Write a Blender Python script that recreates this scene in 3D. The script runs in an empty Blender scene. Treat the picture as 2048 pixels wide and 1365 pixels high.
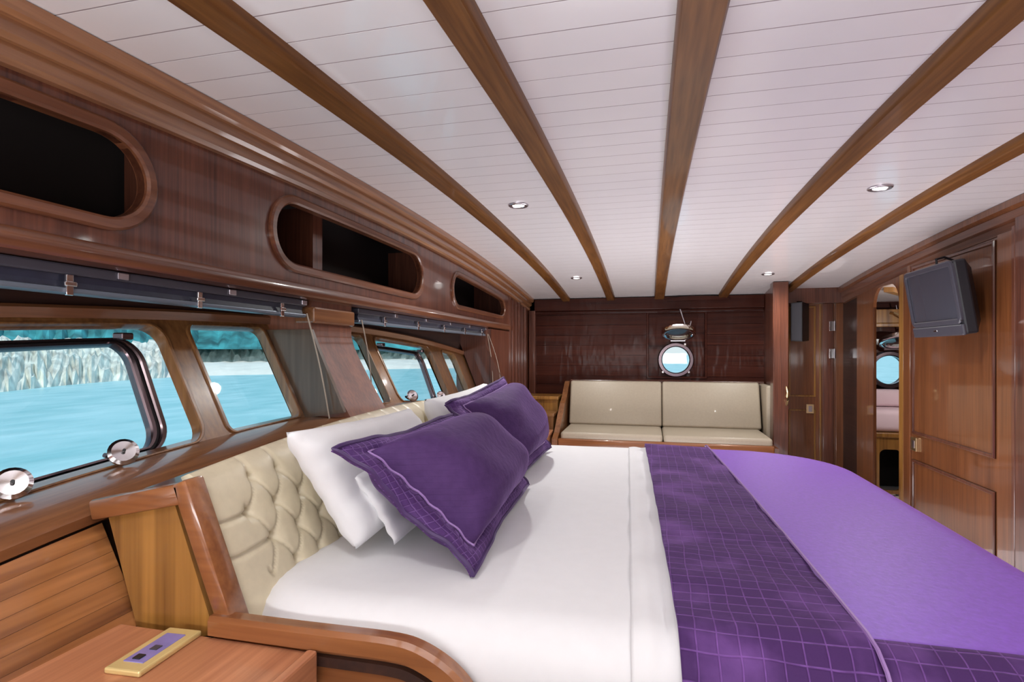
import bpy, bmesh, math, random
from mathutils import Vector, Matrix
random.seed(4)
PI = math.pi
C = bpy.context.scene.collection
H = 1.25                                    # eye height above the cabin floor; everything below is built relative to the eye

# ------------------------------------------------------------------ camera, world, lights, exposure
cam_d = bpy.data.cameras.new('camera'); cam = bpy.data.objects.new('camera', cam_d); C.objects.link(cam)
cam_d.sensor_width = 36.0; cam_d.lens = 1104.7 / 2048 * 36
cam_d.shift_y = (705.4 - 682.5) / 2048 ; cam_d.clip_start = 0.02; cam_d.clip_end = 2000
cam.rotation_euler = (PI/2, 0, math.radians(13.9))
bpy.context.scene.camera = cam
vs = bpy.context.scene.view_settings
vs.view_transform = 'Standard'; vs.look = 'None'; vs.gamma = 1.0; vs.use_curve_mapping = False
vs.exposure = 0.0
world = bpy.data.worlds.new('sky'); bpy.context.scene.world = world; world.use_nodes = True
wn = world.node_tree.nodes; wl = world.node_tree.links
bg = wn['Background']; bg.inputs['Strength'].default_value = .95
tcw = wn.new('ShaderNodeTexCoord'); sepw = wn.new('ShaderNodeSeparateXYZ'); rw = wn.new('ShaderNodeValToRGB')
wl.new(tcw.outputs['Generated'], sepw.inputs[0]); wl.new(sepw.outputs['Z'], rw.inputs[0]); wl.new(rw.outputs[0], bg.inputs['Color'])
rw.color_ramp.elements[0].position = 0.0; rw.color_ramp.elements[0].color = (.82, .93, .97, 1)
rw.color_ramp.elements[1].position = 0.6; rw.color_ramp.elements[1].color = (.30, .60, .85, 1)

def add_light(name, kind, loc, power, color=(1, .93, .86), size=.05, rot=(0, 0, 0), size_y=None, angle=None):
    d = bpy.data.lights.new(name, kind); d.energy = power; d.color = color
    if kind == 'AREA':
        d.shape = 'RECTANGLE' if size_y else 'DISK'; d.size = size
        if size_y: d.size_y = size_y
    elif kind == 'SPOT':
        d.shadow_soft_size = size; d.spot_size = angle or math.radians(170); d.spot_blend = 1.0
    elif kind == 'SUN':
        d.angle = math.radians(1.0)
    o = bpy.data.objects.new(name, d); C.objects.link(o); o.location = loc; o.rotation_euler = rot
    return o
sun = add_light('sun', 'SUN', (0, 0, 20), 2.5, (1, .96, .9)); sun.rotation_euler = (math.radians(38), math.radians(20), 0)

K_CEIL = .0151; YC = 2.4905; ZC = .74
def cz(y): return ZC - K_CEIL * (y - YC) ** 2           # cambered ceiling height
LAMPS = [(-.633, 2.692), (-.616, 4.846), (.956, 4.935), (1.004, 2.793)]           # the downlights the photograph shows
LAMPS_BEHIND = [(-.63, .45), (.18, .1), (1.0, .45)]                                 # the same row goes on over the viewer's head
LAMP_W = 37.0
for i, (x, y) in enumerate(LAMPS + LAMPS_BEHIND):
    add_light('downlight_beam', 'SPOT', (x, y, cz(y) - .03), LAMP_W if i < len(LAMPS) else LAMP_W * .36, (.98, .985, .95), .035)
add_light('cabin_fill', 'AREA', (-.4, -.85, -.1), 80.0, (.96, .98, 1), 2.4, (math.radians(152), 0, 0), .6)   # added unseen area fill behind the camera, lifting the ceiling
add_light('aisle_up_fill', 'AREA', (.1, 3.75, -1.15), 33.0, (.98, .96, 1), 1.7, (PI, 0, 0), 1.0)        # added unseen fills low in the aisles, aimed up to brighten the ceiling
add_light('aisle_up_fill', 'AREA', (1.30, 2.3, -1.15), 7.0, (1, .94, 1), .5, (PI, 0, 0), 3.0)  # second added upward fill, beyond the foot of the bed
add_light('next_cabin_fill', 'POINT', (2.35, 4.7, .15), 16.0, (1, .95, .92), .08)  # added unseen fill brightening the next cabin; no fixture there

# ------------------------------------------------------------------ materials
def new_mat(name):
    m = bpy.data.materials.new(name); m.use_nodes = True
    return m, m.node_tree.nodes, m.node_tree.links, m.node_tree.nodes['Principled BSDF']
def setp(b, **kw):
    for k, v in kw.items():
        b.inputs[k.replace('_', ' ')].default_value = v
def wood(name, dark, light, axis='Y', grain=26.0, rough=.3, coat=.55, vary=.0, coat_rough=.06, wave=0.0, fine=.5, spec=.5):
    m, n, l, b = new_mat(name)
    tc = n.new('ShaderNodeTexCoord'); mp = n.new('ShaderNodeMapping'); l.new(tc.outputs['Object'], mp.inputs[0])
    sc = [grain] * 3; sc['XYZ'.index(axis)] = grain * .035
    mp.inputs['Scale'].default_value = sc
    oi = n.new('ShaderNodeObjectInfo'); ml = n.new('ShaderNodeMath'); ml.operation = 'MULTIPLY'; ml.inputs[1].default_value = 37.0
    l.new(oi.outputs['Random'], ml.inputs[0]); cb = n.new('ShaderNodeCombineXYZ')
    for k in range(3): l.new(ml.outputs[0], cb.inputs[k])
    l.new(cb.outputs[0], mp.inputs['Location'])
    n1 = n.new('ShaderNodeTexNoise'); n1.inputs['Scale'].default_value = .55; n1.inputs['Detail'].default_value = 3; n1.inputs['Distortion'].default_value = .35
    n2 = n.new('ShaderNodeTexNoise'); n2.inputs['Scale'].default_value = 3.2; n2.inputs['Detail'].default_value = 2
    l.new(mp.outputs[0], n1.inputs['Vector']); l.new(mp.outputs[0], n2.inputs['Vector'])
    mx = n.new('ShaderNodeMix'); mx.inputs[0].default_value = fine
    l.new(n1.outputs['Fac'], mx.inputs[2]); l.new(n2.outputs['Fac'], mx.inputs[3])
    rp = n.new('ShaderNodeValToRGB'); l.new(mx.outputs[0], rp.inputs[0])
    rp.color_ramp.elements[0].position = .33; rp.color_ramp.elements[0].color = (*dark, 1)
    rp.color_ramp.elements[1].position = .66; rp.color_ramp.elements[1].color = (*light, 1)
    out = rp.outputs[0]
    if vary:
        hs = n.new('ShaderNodeHueSaturation'); mr = n.new('ShaderNodeMapRange')
        mr.inputs[3].default_value = 1 - vary; mr.inputs[4].default_value = 1 + vary
        l.new(oi.outputs['Random'], mr.inputs[0]); l.new(mr.outputs[0], hs.inputs['Value']); l.new(out, hs.inputs['Color']); out = hs.outputs[0]
    l.new(out, b.inputs['Base Color'])
    setp(b, Roughness=rough, Coat_Weight=coat, Coat_Roughness=coat_rough, Specular_IOR_Level=spec)
    bp = n.new('ShaderNodeBump'); bp.inputs['Strength'].default_value = .06; bp.inputs['Distance'].default_value = .004
    l.new(n2.outputs['Fac'], bp.inputs['Height']); l.new(bp.outputs[0], b.inputs['Normal'])
    if wave:
        nw = n.new('ShaderNodeTexNoise'); nw.inputs['Scale'].default_value = 1.0; nw.inputs['Detail'].default_value = 2
        mw = n.new('ShaderNodeMapping'); mw.inputs['Scale'].default_value = (9, 4, 2.2); l.new(tc.outputs['Object'], mw.inputs[0]); l.new(mw.outputs[0], nw.inputs['Vector'])
        b2 = n.new('ShaderNodeBump'); b2.inputs['Strength'].default_value = wave; b2.inputs['Distance'].default_value = .03
        l.new(nw.outputs['Fac'], b2.inputs['Height']); l.new(b2.outputs[0], b.inputs['Coat Normal'])
    return m
def plain(name, col, rough=.5, metal=0.0, coat=0.0, noise=.0, nscale=40, bump=0.0, sheen=0.0, emis=None):
    m, n, l, b = new_mat(name)
    setp(b, Roughness=rough, Metallic=metal, Coat_Weight=coat)
    if sheen:
        setp(b, Sheen_Weight=sheen, Sheen_Roughness=.4)
        b.inputs['Sheen Tint'].default_value = (min(1, col[0]*2.5+.2), min(1, col[1]*2.5+.2), min(1, col[2]*2+.3), 1)
    tc = n.new('ShaderNodeTexCoord'); nz = n.new('ShaderNodeTexNoise'); nz.inputs['Scale'].default_value = nscale; nz.inputs['Detail'].default_value = 3
    l.new(tc.outputs['Object'], nz.inputs['Vector'])
    rp = n.new('ShaderNodeValToRGB'); l.new(nz.outputs['Fac'], rp.inputs[0])
    rp.color_ramp.elements[0].position = .3; rp.color_ramp.elements[0].color = tuple(c * (1 - noise) for c in col) + (1,)
    rp.color_ramp.elements[1].position = .7; rp.color_ramp.elements[1].color = tuple(min(1, c * (1 + noise)) for c in col) + (1,)
    l.new(rp.outputs[0], b.inputs['Base Color'])
    if bump:
        bp = n.new('ShaderNodeBump'); bp.inputs['Strength'].default_value = bump; bp.inputs['Distance'].default_value = .003
        l.new(nz.outputs['Fac'], bp.inputs['Height']); l.new(bp.outputs[0], b.inputs['Normal'])
    if emis:
        b.inputs['Emission Color'].default_value = (*emis[0], 1); b.inputs['Emission Strength'].default_value = emis[1]
    return m
def quilt(name, col, line, cell=.028, sheen=.6, across=True, lw=.07, celly=None, bump=.55, ax='X', nap_sheen=0.0):
    """velvet stitched in a grid: raised puffs, paler stitch lines"""
    m, n, l, b = new_mat(name)
    tc = n.new('ShaderNodeTexCoord'); sp = n.new('ShaderNodeSeparateXYZ')
    nz = n.new('ShaderNodeTexNoise'); nz.inputs['Scale'].default_value = 9; nz.inputs['Detail'].default_value = 2
    l.new(tc.outputs['Object'], nz.inputs['Vector'])
    ad = n.new('ShaderNodeMixRGB'); ad.blend_type = 'ADD'; ad.inputs[0].default_value = .012
    l.new(tc.outputs['Object'], ad.inputs[1]); l.new(nz.outputs['Color'], ad.inputs[2]); l.new(ad.outputs[0], sp.inputs[0])
    def tri(sock, size):
        d = n.new('ShaderNodeMath'); d.operation = 'DIVIDE'; d.inputs[1].default_value = size; l.new(sock, d.inputs[0])
        f = n.new('ShaderNodeMath'); f.operation = 'FRACT'; l.new(d.outputs[0], f.inputs[0])
        s = n.new('ShaderNodeMath'); s.operation = 'SUBTRACT'; s.inputs[1].default_value = .5; l.new(f.outputs[0], s.inputs[0])
        a = n.new('ShaderNodeMath'); a.operation = 'ABSOLUTE'; l.new(s.outputs[0], a.inputs[0])
        return a.outputs[0]
    tx = tri(sp.outputs[ax], cell); ty = tri(sp.outputs['Y'], (celly or cell) if across else cell * 400)
    mx = n.new('ShaderNodeMath'); mx.operation = 'MAXIMUM'; l.new(tx, mx.inputs[0]); l.new(ty, mx.inputs[1])
    ht = n.new('ShaderNodeMapRange'); ht.inputs[1].default_value = .5 - lw * 1.6; ht.inputs[2].default_value = .5; ht.inputs[3].default_value = 1; ht.inputs[4].default_value = 0
    l.new(mx.outputs[0], ht.inputs[0])
    ln = n.new('ShaderNodeMapRange'); ln.inputs[1].default_value = .5 - lw; ln.inputs[2].default_value = .5 - lw * .3; l.new(mx.outputs[0], ln.inputs[0])
    n3 = n.new('ShaderNodeTexNoise'); n3.inputs['Scale'].default_value = 55; n3.inputs['Detail'].default_value = 3; l.new(tc.outputs['Object'], n3.inputs['Vector'])
    mu = n.new('ShaderNodeMath'); mu.operation = 'MULTIPLY'; l.new(ln.outputs[0], mu.inputs[0]); l.new(n3.outputs['Fac'], mu.inputs[1])
    mc = n.new('ShaderNodeMixRGB'); mc.inputs[1].default_value = (*col, 1); mc.inputs[2].default_value = (*line, 1); l.new(mu.outputs[0], mc.inputs[0])
    if nap_sheen:  # lighter random patches paint the velvet nap's sheen into the colour
        n4 = n.new('ShaderNodeTexNoise'); n4.inputs['Scale'].default_value = 7; n4.inputs['Detail'].default_value = 4; l.new(tc.outputs['Object'], n4.inputs['Vector'])
        r4 = n.new('ShaderNodeMapRange'); r4.inputs[1].default_value = .5; r4.inputs[2].default_value = .75; r4.inputs[4].default_value = nap_sheen; l.new(n4.outputs['Fac'], r4.inputs[0])
        m4 = n.new('ShaderNodeMixRGB'); m4.inputs[2].default_value = (*line, 1); l.new(r4.outputs[0], m4.inputs[0]); l.new(mc.outputs[0], m4.inputs[1]); mc = m4
    l.new(mc.outputs[0], b.inputs['Base Color'])
    hs = n.new('ShaderNodeMath'); hs.operation = 'ADD'; l.new(ht.outputs[0], hs.inputs[0]); l.new(n3.outputs['Fac'], hs.inputs[1])
    bp = n.new('ShaderNodeBump'); bp.inputs['Strength'].default_value = bump; bp.inputs['Distance'].default_value = .004
    l.new(hs.outputs[0], bp.inputs['Height']); l.new(bp.outputs[0], b.inputs['Normal'])
    setp(b, Roughness=.78, Specular_IOR_Level=.3, Sheen_Weight=sheen, Sheen_Roughness=.3); b.inputs['Sheen Tint'].default_value = (.62, .35, .9, 1)
    return m
def glass(name, tint=(.97, 1, 1), refl=.06):
    m, n, l, b = new_mat(name); n.remove(b)
    t = n.new('ShaderNodeBsdfTransparent'); t.inputs[0].default_value = (*tint, 1)
    g = n.new('ShaderNodeBsdfGlossy'); g.inputs['Roughness'].default_value = .02
    lw = n.new('ShaderNodeLayerWeight'); lw.inputs[0].default_value = .5
    pw = n.new('ShaderNodeMath'); pw.operation = 'POWER'; pw.inputs[1].default_value = 5.0; l.new(lw.outputs['Facing'], pw.inputs[0])
    fr = n.new('ShaderNodeMath'); fr.operation = 'MULTIPLY_ADD'; fr.inputs[1].default_value = .8; fr.inputs[2].default_value = .03; l.new(pw.outputs[0], fr.inputs[0])
    mx = n.new('ShaderNodeMixShader'); l.new(fr.outputs[0], mx.inputs[0]); l.new(t.outputs[0], mx.inputs[1]); l.new(g.outputs[0], mx.inputs[2])
    l.new(mx.outputs[0], n['Material Output'].inputs[0])
    return m

M = {}
M['mahogany'] = wood('varnished_mahogany', (.060, .017, .010), (.165, .055, .030), 'Z', 34, .3, .6)
M['mahogany_y'] = wood('varnished_mahogany_long', (.085, .026, .013), (.20, .074, .034), 'Y', 26, .3, .6, .12)
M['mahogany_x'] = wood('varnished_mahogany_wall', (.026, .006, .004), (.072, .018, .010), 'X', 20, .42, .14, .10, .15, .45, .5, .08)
M['cornice'] = wood('cornice_wood', (.19, .078, .036), (.38, .175, .078), 'Y', 22, .3, .55, .1)
M['beam'] = wood('beam_wood', (.105, .038, .010), (.25, .105, .028), 'Y', 24, .4, .22, .12, .06, 0.0, .5, .25)
M['frame'] = wood('window_frame_wood', (.13, .052, .018), (.30, .140, .048), 'Z', 22, .3, .6)
M['sill'] = wood('sill_wood', (.15, .055, .022), (.30, .125, .050), 'Y', 24, .3, .6)
M['plank'] = wood('lining_plank_wood', (.13, .040, .014), (.56, .235, .075), 'Y', 15, .35, .5, .25)
M['table'] = wood('bedside_top_wood', (.36, .135, .065), (.64, .280, .140), 'Y', 24, .32, .5)
M['rail'] = wood('bed_rail_wood', (.19, .064, .022), (.33, .125, .042), 'X', 24, .28, .6, .08)
M['golden'] = wood('golden_panel_wood', (.15, .060, .012), (.42, .200, .045), 'Z', 17, .32, .55)
M['door'] = wood('door_wood', (.115, .036, .012), (.22, .076, .025), 'Z', 26, .3, .6, .06)
M['dark'] = wood('shadowed_locker_wood', (.022, .008, .006), (.05, .018, .010), 'Y', 26, .5, .15)  # darker copy of the wood, recess shade put into its colour
M['black_gap'] = plain('recess_shade', (.012, .007, .006), .7)  # near-black colour standing in for unlit depth behind openings
M['white'] = plain('glossy_white_paint', (.86, .825, .84), .22, 0, .25, .015, 6)
M['groove'] = plain('plank_gap_shade', (.30, .24, .25), .8, noise=.03)  # dark tone paints the shadow in the plank gaps
M['linen'] = plain('white_linen', (.74, .735, .75), .75, 0, 0, .012, 30, .05, .15)
M['leather'] = plain('cream_leather', (.62, .54, .385), .42, 0, .1, .03, 60, .08)
M['leather2'] = plain('beige_leather', (.415, .35, .265), .42, 0, .1, .03, 60, .08)
M['purple'] = plain('plum_velvet', (.050, .018, .095), .5, 0, 0, .12, 25, .1, .55)
M['spread'] = plain('violet_bedspread', (.205, .072, .50), .48, 0, 0, .10, 90, .2, .35)
M['quilt'] = quilt('quilted_plum_velvet', (.058, .018, .105), (.26, .11, .42), .031, .2, True, .05, .031, .5, 'X', .55)
M['sham_quilt'] = quilt('quilted_sham_velvet', (.050, .018, .088), (.085, .036, .145), .013, .28, False, .16, None, .5, 'Z', .15)
M['trimvel'] = quilt('crushed_sham_border', (.075, .028, .135), (.26, .14, .40), .012, .25, True, .08, .02, .5, 'Z', .7)
M['piping'] = plain('lilac_stitching', (.30, .17, .42), .5)
M['chrome'] = plain('polished_chrome', (.80, .77, .78), .12, 1.0)
M['steel'] = plain('dull_steel', (.50, .46, .50), .3, 1.0)
M['brass'] = plain('pale_brass', (.80, .62, .34), .3, 1.0)
M['gilt'] = plain('gilt_plate', (.78, .60, .26), .35, .25, .3)
M['lilac'] = plain('lilac_display', (.24, .21, .52), .25, 0, .5, .1, 30)
M['navy'] = plain('navy_blind_fabric', (.022, .024, .045), .5, noise=.15)
M['blindbar'] = plain('grey_blind_bar', (.16, .19, .24), .35, .3)
M['black'] = plain('black_plastic', (.018, .018, .024), .4, noise=.1)
M['tvgrey'] = plain('charcoal_plastic', (.060, .058, .078), .38)
M['screen'] = plain('dark_screen_glass', (.060, .060, .080), .25, 0, .3)
M['rubber'] = plain('black_rubber_gasket', (.012, .012, .014), .5)
M['sashmetal'] = plain('dark_bronze_sash', (.16, .12, .13), .22, .9)
M['glass'] = glass('window_glass')
M['cord'] = plain('beige_cord', (.42, .34, .27), .7)
M['lamp_on'] = plain('lit_lamp', (1, 1, 1), .4, emis=((1, .96, .92), 14.0))
M['rock'] = plain('pale_rock', (.66, .66, .60), .9, noise=.35, nscale=.9, bump=.6)
M['beach'] = plain('pale_sand', (.80, .76, .70), .9, noise=.08, nscale=.5)
M['hill'] = plain('teal_hillside', (.045, .25, .27), .9, noise=.6, nscale=.35)  # teal tone puts distance haze into the vegetation colour
M['pinkfab'] = plain('pale_pink_fabric', (.80, .62, .66), .7)
# sea: turquoise with small waves
m, n, l, b = new_mat('turquoise_sea'); M['sea'] = m
tc = n.new('ShaderNodeTexCoord'); mp = n.new('ShaderNodeMapping'); mp.inputs['Scale'].default_value = (.5, .22, 1); mp.inputs['Rotation'].default_value = (0, 0, .9)
l.new(tc.outputs['Object'], mp.inputs[0]); nz = n.new('ShaderNodeTexNoise'); nz.inputs['Scale'].default_value = 1.6; nz.inputs['Detail'].default_value = 5
l.new(mp.outputs[0], nz.inputs['Vector']); rp = n.new('ShaderNodeValToRGB'); l.new(nz.outputs['Fac'], rp.inputs[0])
rp.color_ramp.elements[0].position = .3; rp.color_ramp.elements[0].color = (.24, .56, .61, 1)
rp.color_ramp.elements[1].position = .72; rp.color_ramp.elements[1].color = (.47, .76, .82, 1)
l.new(rp.outputs[0], b.inputs['Base Color']); setp(b, Roughness=.35)
bp = n.new('ShaderNodeBump'); bp.inputs['Strength'].default_value = .5; bp.inputs['Distance'].default_value = .15
l.new(nz.outputs['Fac'], bp.inputs['Height']); l.new(bp.outputs[0], b.inputs['Normal'])

# ------------------------------------------------------------------ object helpers
ROOT = {}
def thing(name, label, cat, loc, group=None):
    o = bpy.data.objects.new(name, None); C.objects.link(o); o.location = loc; o.empty_display_size = .05
    o['label'] = label; o['category'] = cat
    if group: o['group'] = group
    ROOT[o] = Vector(loc); return o
def tag(o, label, cat, group=None):
    o['label'] = label; o['category'] = cat
    if group: o['group'] = group
    return o
def obj(name, vf, mat, parent=None, smooth=False, kind=None, label=None):
    """vf = (verts, faces) in eye-relative room coordinates -> one mesh object"""
    v, f = vf
    off = ROOT.get(parent, Vector((0, 0, 0)))
    me = bpy.data.meshes.new(name)
    me.from_pydata([tuple(Vector(p) - off) for p in v], [], f); me.update()
    bm = bmesh.new(); bm.from_mesh(me); bmesh.ops.recalc_face_normals(bm, faces=bm.faces); bm.to_mesh(me); bm.free()
    me.materials.append(mat)
    o = bpy.data.objects.new(name, me); C.objects.link(o)
    if smooth:
        for p in me.polygons: p.use_smooth = True
        if smooth != 'all':
            try:
                me.set_sharp_from_angle(angle=math.radians(35))
            except Exception: pass
    if parent: o.parent = parent
    ROOT[o] = off
    if kind: o['kind'] = kind
    if label: o['label'] = label
    return o
def struct(name, vf, mat, smooth=False, label=None):
    return obj(name, vf, mat, None, smooth, 'structure', label)
def join(*parts):
    V, F = [], []
    for v, f in parts:
        b = len(V); V += [tuple(p) for p in v]; F += [tuple(i + b for i in q) for q in f]
    return V, F
def box(x0, x1, y0, y1, z0, z1, bev=0.0, seg=2):
    bm = bmesh.new(); bmesh.ops.create_cube(bm, size=1)
    for v in bm.verts:
        v.co = Vector(((x0 + x1) / 2 + v.co.x * (x1 - x0), (y0 + y1) / 2 + v.co.y * (y1 - y0), (z0 + z1) / 2 + v.co.z * (z1 - z0)))
    if bev: bmesh.ops.bevel(bm, geom=bm.edges[:] , offset=bev, segments=seg, profile=.5, affect='EDGES')
    bm.verts.ensure_lookup_table()
    r = ([v.co.copy() for v in bm.verts], [tuple(v.index for v in f.verts) for f in bm.faces]); bm.free(); return r
def xf(vf, mat): return [mat @ Vector(p) for p in vf[0]], vf[1]
def loft(rings, closed=True, caps=True, loop=False):
    n = len(rings[0]); V = [tuple(p) for r in rings for p in r]; F = []
    R = len(rings)
    for i in range(R if loop else R - 1):
        a = i * n; b = ((i + 1) % R) * n
        for j in range(n if closed else n - 1):
            k = (j + 1) % n
            F.append((a + j, a + k, b + k, b + j))
    if caps and closed and not loop:
        F.append(tuple(range(n))[::-1]); F.append(tuple((R - 1) * n + j for j in range(n)))
    return V, F
def prism(poly, fn0, fn1):
    """polygon swept between two mappings of its 2-D points"""
    return loft([[fn0(p) for p in poly], [fn1(p) for p in poly]])
def tube(path, r, n=8):
    P = [Vector(p) for p in path]; rings = []
    for i, p in enumerate(P):
        t = (P[min(i + 1, len(P) - 1)] - P[max(i - 1, 0)]).normalized()
        a = t.cross(Vector((0, 0, 1)));
        if a.length < .05: a = t.cross(Vector((1, 0, 0)))
        a.normalize(); b = t.cross(a)
        rr = r[i] if isinstance(r, (list, tuple)) else r
        rings.append([p + a * rr * math.cos(2 * PI * k / n) + b * rr * math.sin(2 * PI * k / n) for k in range(n)])
    return loft(rings)
def lathe(prof, origin, axis, n=24):
    """prof: list of (radius, height) turned about axis through origin"""
    ax = Vector(axis).normalized(); a = ax.cross(Vector((0, 0, 1)))
    if a.length < .1: a = ax.cross(Vector((0, 1, 0)))
    a.normalize(); b = ax.cross(a); o = Vector(origin)
    rings = [[o + ax * h + (a * math.cos(2 * PI * k / n) + b * math.sin(2 * PI * k / n)) * r for k in range(n)] for r, h in prof]
    return loft(rings)
def arc(c, r, a0, a1, n): return [(c[0] + r * math.cos(a0 + (a1 - a0) * i / n), c[1] + r * math.sin(a0 + (a1 - a0) * i / n)) for i in range(n + 1)]
def rrect(x0, x1, y0, y1, r, n=6):
    if not isinstance(r, (list, tuple)): r = [r] * 4
    P = []
    P += arc((x1 - r[0], y0 + r[0]), r[0], -PI/2, 0, n); P += arc((x1 - r[1], y1 - r[1]), r[1], 0, PI/2, n)
    P += arc((x0 + r[2], y1 - r[2]), r[2], PI/2, PI, n); P += arc((x0 + r[3], y0 + r[3]), r[3], PI, 1.5*PI, n)
    return P
def offset_loop(P, d):
    n = len(P); Q = []
    for i in range(n):
        k = 1
        while (Vector(P[i]) - Vector(P[i - k])).length < 1e-6: k += 1
        j = 1
        while (Vector(P[(i + j) % n]) - Vector(P[i])).length < 1e-6: j += 1
        e0 = (Vector(P[i]) - Vector(P[i - k])).normalized(); e1 = (Vector(P[(i + j) % n]) - Vector(P[i])).normalized()
        n0 = Vector((e0.y, -e0.x)); n1 = Vector((e1.y, -e1.x)); m = (n0 + n1).normalized(); s = max(.5, m.dot(n0))
        Q.append(tuple(Vector(P[i]) + m * d / s))
    return Q
def ring(P, width, to3, proud=.01, depth=.01, rnd=True):
    """frame following a closed counter-clockwise 2-D loop; width > 0 grows outwards"""
    w = width
    prof = [(0, -depth), (0, proud * .6), (w * .2, proud), (w * .8, proud), (w, proud * .6), (w, -depth)] if rnd else [(0, -depth), (0, proud), (w, proud), (w, -depth)]
    return loft([[to3(q, h) for q in offset_loop(P, d)] for d, h in prof], loop=True)
def fill(P, to3, h=0.0, t=.004):
    return loft([[to3(p, h) for p in P], [to3(p, h - t) for p in P]])
def holed(cols, lo, hi, holes, to3, thick):
    """panel in (s, t) built of columns, with holes (s0, s1, flo, fhi); solid of the given thickness"""
    S = sorted(set(round(c, 5) for c in cols)); V, F = [], []
    def quad(a, b, l0, h0, l1, h1):
        k = len(V)
        for h in (0.0, -thick):
            V.extend([to3((a, l0), h), to3((b, l1), h), to3((b, h1), h), to3((a, h0), h)])
        F.append((k, k+1, k+2, k+3)); F.append((k+7, k+6, k+5, k+4))
        F.append((k, k+4, k+5, k+1)); F.append((k+3, k+2, k+6, k+7))
    for a, b in zip(S, S[1:]):
        hh = [q for q in holes if a >= q[0] - 1e-4 and b <= q[1] + 1e-4]
        if hh:
            q = hh[0]
            quad(a, b, lo(a), q[2](a), lo(b), q[2](b)); quad(a, b, q[3](a), hi(a), q[3](b), hi(b))
        else:
            quad(a, b, lo(a), hi(a), lo(b), hi(b))
    bm = bmesh.new(); vs_ = [bm.verts.new(p) for p in V]
    for f in F:
        try: bm.faces.new([vs_[i] for i in f])
        except ValueError: pass
    bmesh.ops.remove_doubles(bm, verts=bm.verts, dist=1e-5)
    # side walls of holes at their ends
    bm.verts.ensure_lookup_table(); bm.verts.index_update()
    ed = [e for e in bm.edges if len(e.link_faces) == 1]
    try: bmesh.ops.bridge_loops
    except Exception: pass
    r = ([v.co.copy() for v in bm.verts], [tuple(v.index for v in f.verts) for f in bm.faces]); bm.free(); return r
def hole_cols(s0, s1, R, n=8):
    a = [s0 + R * (1 - math.cos(PI/2 * i / n)) for i in range(n + 1)]
    return a + [s1 - (q - s0) for q in a]
def round_end(s, s0, s1, R):
    e = max(0.0, min(s - s0, s1 - s))
    return 0.0 if e >= R else 1 - math.sqrt(max(0, 1 - (1 - e / R) ** 2))
def hole_loop(s0, s1, flo, fhi, R, n=8, mid=4):
    S = sorted(set(round(q, 5) for q in hole_cols(s0, s1, R, n) + [s0 + (s1 - s0) * i / mid for i in range(1, mid)]))
    P = [(s, flo(s)) for s in S]; Q = [(s, fhi(s)) for s in reversed(S)]
    if (Vector(P[-1]) - Vector(Q[0])).length < 1e-4: Q = Q[1:]
    if (Vector(P[0]) - Vector(Q[-1])).length < 1e-4: Q = Q[:-1]
    return P + Q

# ------------------------------------------------------------------ room shell
YF = 5.85; XR = 1.73; XL = -1.25; YB = -1.0; ZF = -1.25
def ysamp(a, b, n): return [a + (b - a) * i / n for i in range(n + 1)]
ys = ysamp(YB, 6.3, 24)
ceiling = struct('ceiling', loft([[(-1.75, y, cz(y) + .0006), (XR + .12, y, cz(y) + .0006), (XR + .12, y, cz(y) + .06), (-1.75, y, cz(y) + .06)] for y in ys]), M['groove'])  # slab nearly flush, its dark colour painting shade lines between planks
# one white plank, shared by every plank of the ceiling
PW = .1105
def plank_mesh():
    prof = [(-PW/2 + .0018, .010), (-PW/2 + .0018, 0), (PW/2 - .0018, 0), (PW/2 - .0018, .010)]
    return loft([[(x, y, z) for y, z in prof] for x in (-1.27, XR + .02)])
first = None
k = 0; y = .0035 + YB + .06
while y < 5.9:
    if first is None:
        first = obj('plank', plank_mesh(), M['white'], ceiling); o = first
    else:
        o = first.copy(); C.objects.link(o); o.parent = ceiling
    o.location = (0, y, cz(y)); o.rotation_euler = (math.atan(-2 * K_CEIL * (y - YC)), 0, 0)
    y += PW
# beams under the ceiling
def beam_vf(x0, x1, y0=YB + .02, y1=YF - .02, h=.036, ch=.008):
    w = x1 - x0
    prof = [(0, .005), (.002, -h + ch), (ch, -h), (w - ch, -h), (w - .002, -h + ch), (w, .005)]
    return loft([[(x0 + a, y, cz(y) + b) for a, b in prof] for y in ysamp(y0, y1, 22)])
for x0, x1 in ((-.888, -.806), (-.424, -.339), (.056, .156), (.670, .757), (1.221, 1.292)):
    obj('beam', beam_vf(x0, x1), M['beam'], ceiling, True)
# cornice on the window side: three stepped mouldings
cor = struct('trim_1', loft([[(XL - .02, y, cz(y) - .005), (XL + .055, y, cz(y) - .002), (XL + .055, y, cz(y) - .032), (XL + .045, y, cz(y) - .040), (XL - .02, y, cz(y) - .040)] for y in ysamp(YB + .02, 5.83, 22)]), M['cornice'], True)
obj('moulding', loft([[(XL - .02, y, cz(y) - .040), (XL + .032, y, cz(y) - .040), (XL + .034, y, cz(y) - .070), (XL + .024, y, cz(y) - .080), (XL - .02, y, cz(y) - .080)] for y in ysamp(YB + .02, 5.83, 22)]), M['cornice'], cor, True)
obj('moulding', loft([[(XL - .02, y, cz(y) - .080), (XL + .012, y, cz(y) - .080), (XL + .017, y, cz(y) - .112), (XL + .008, y, cz(y) - .122), (XL - .02, y, cz(y) - .122)] for y in ysamp(YB + .02, 5.83, 22)]), M['cornice'], cor, True)
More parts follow.
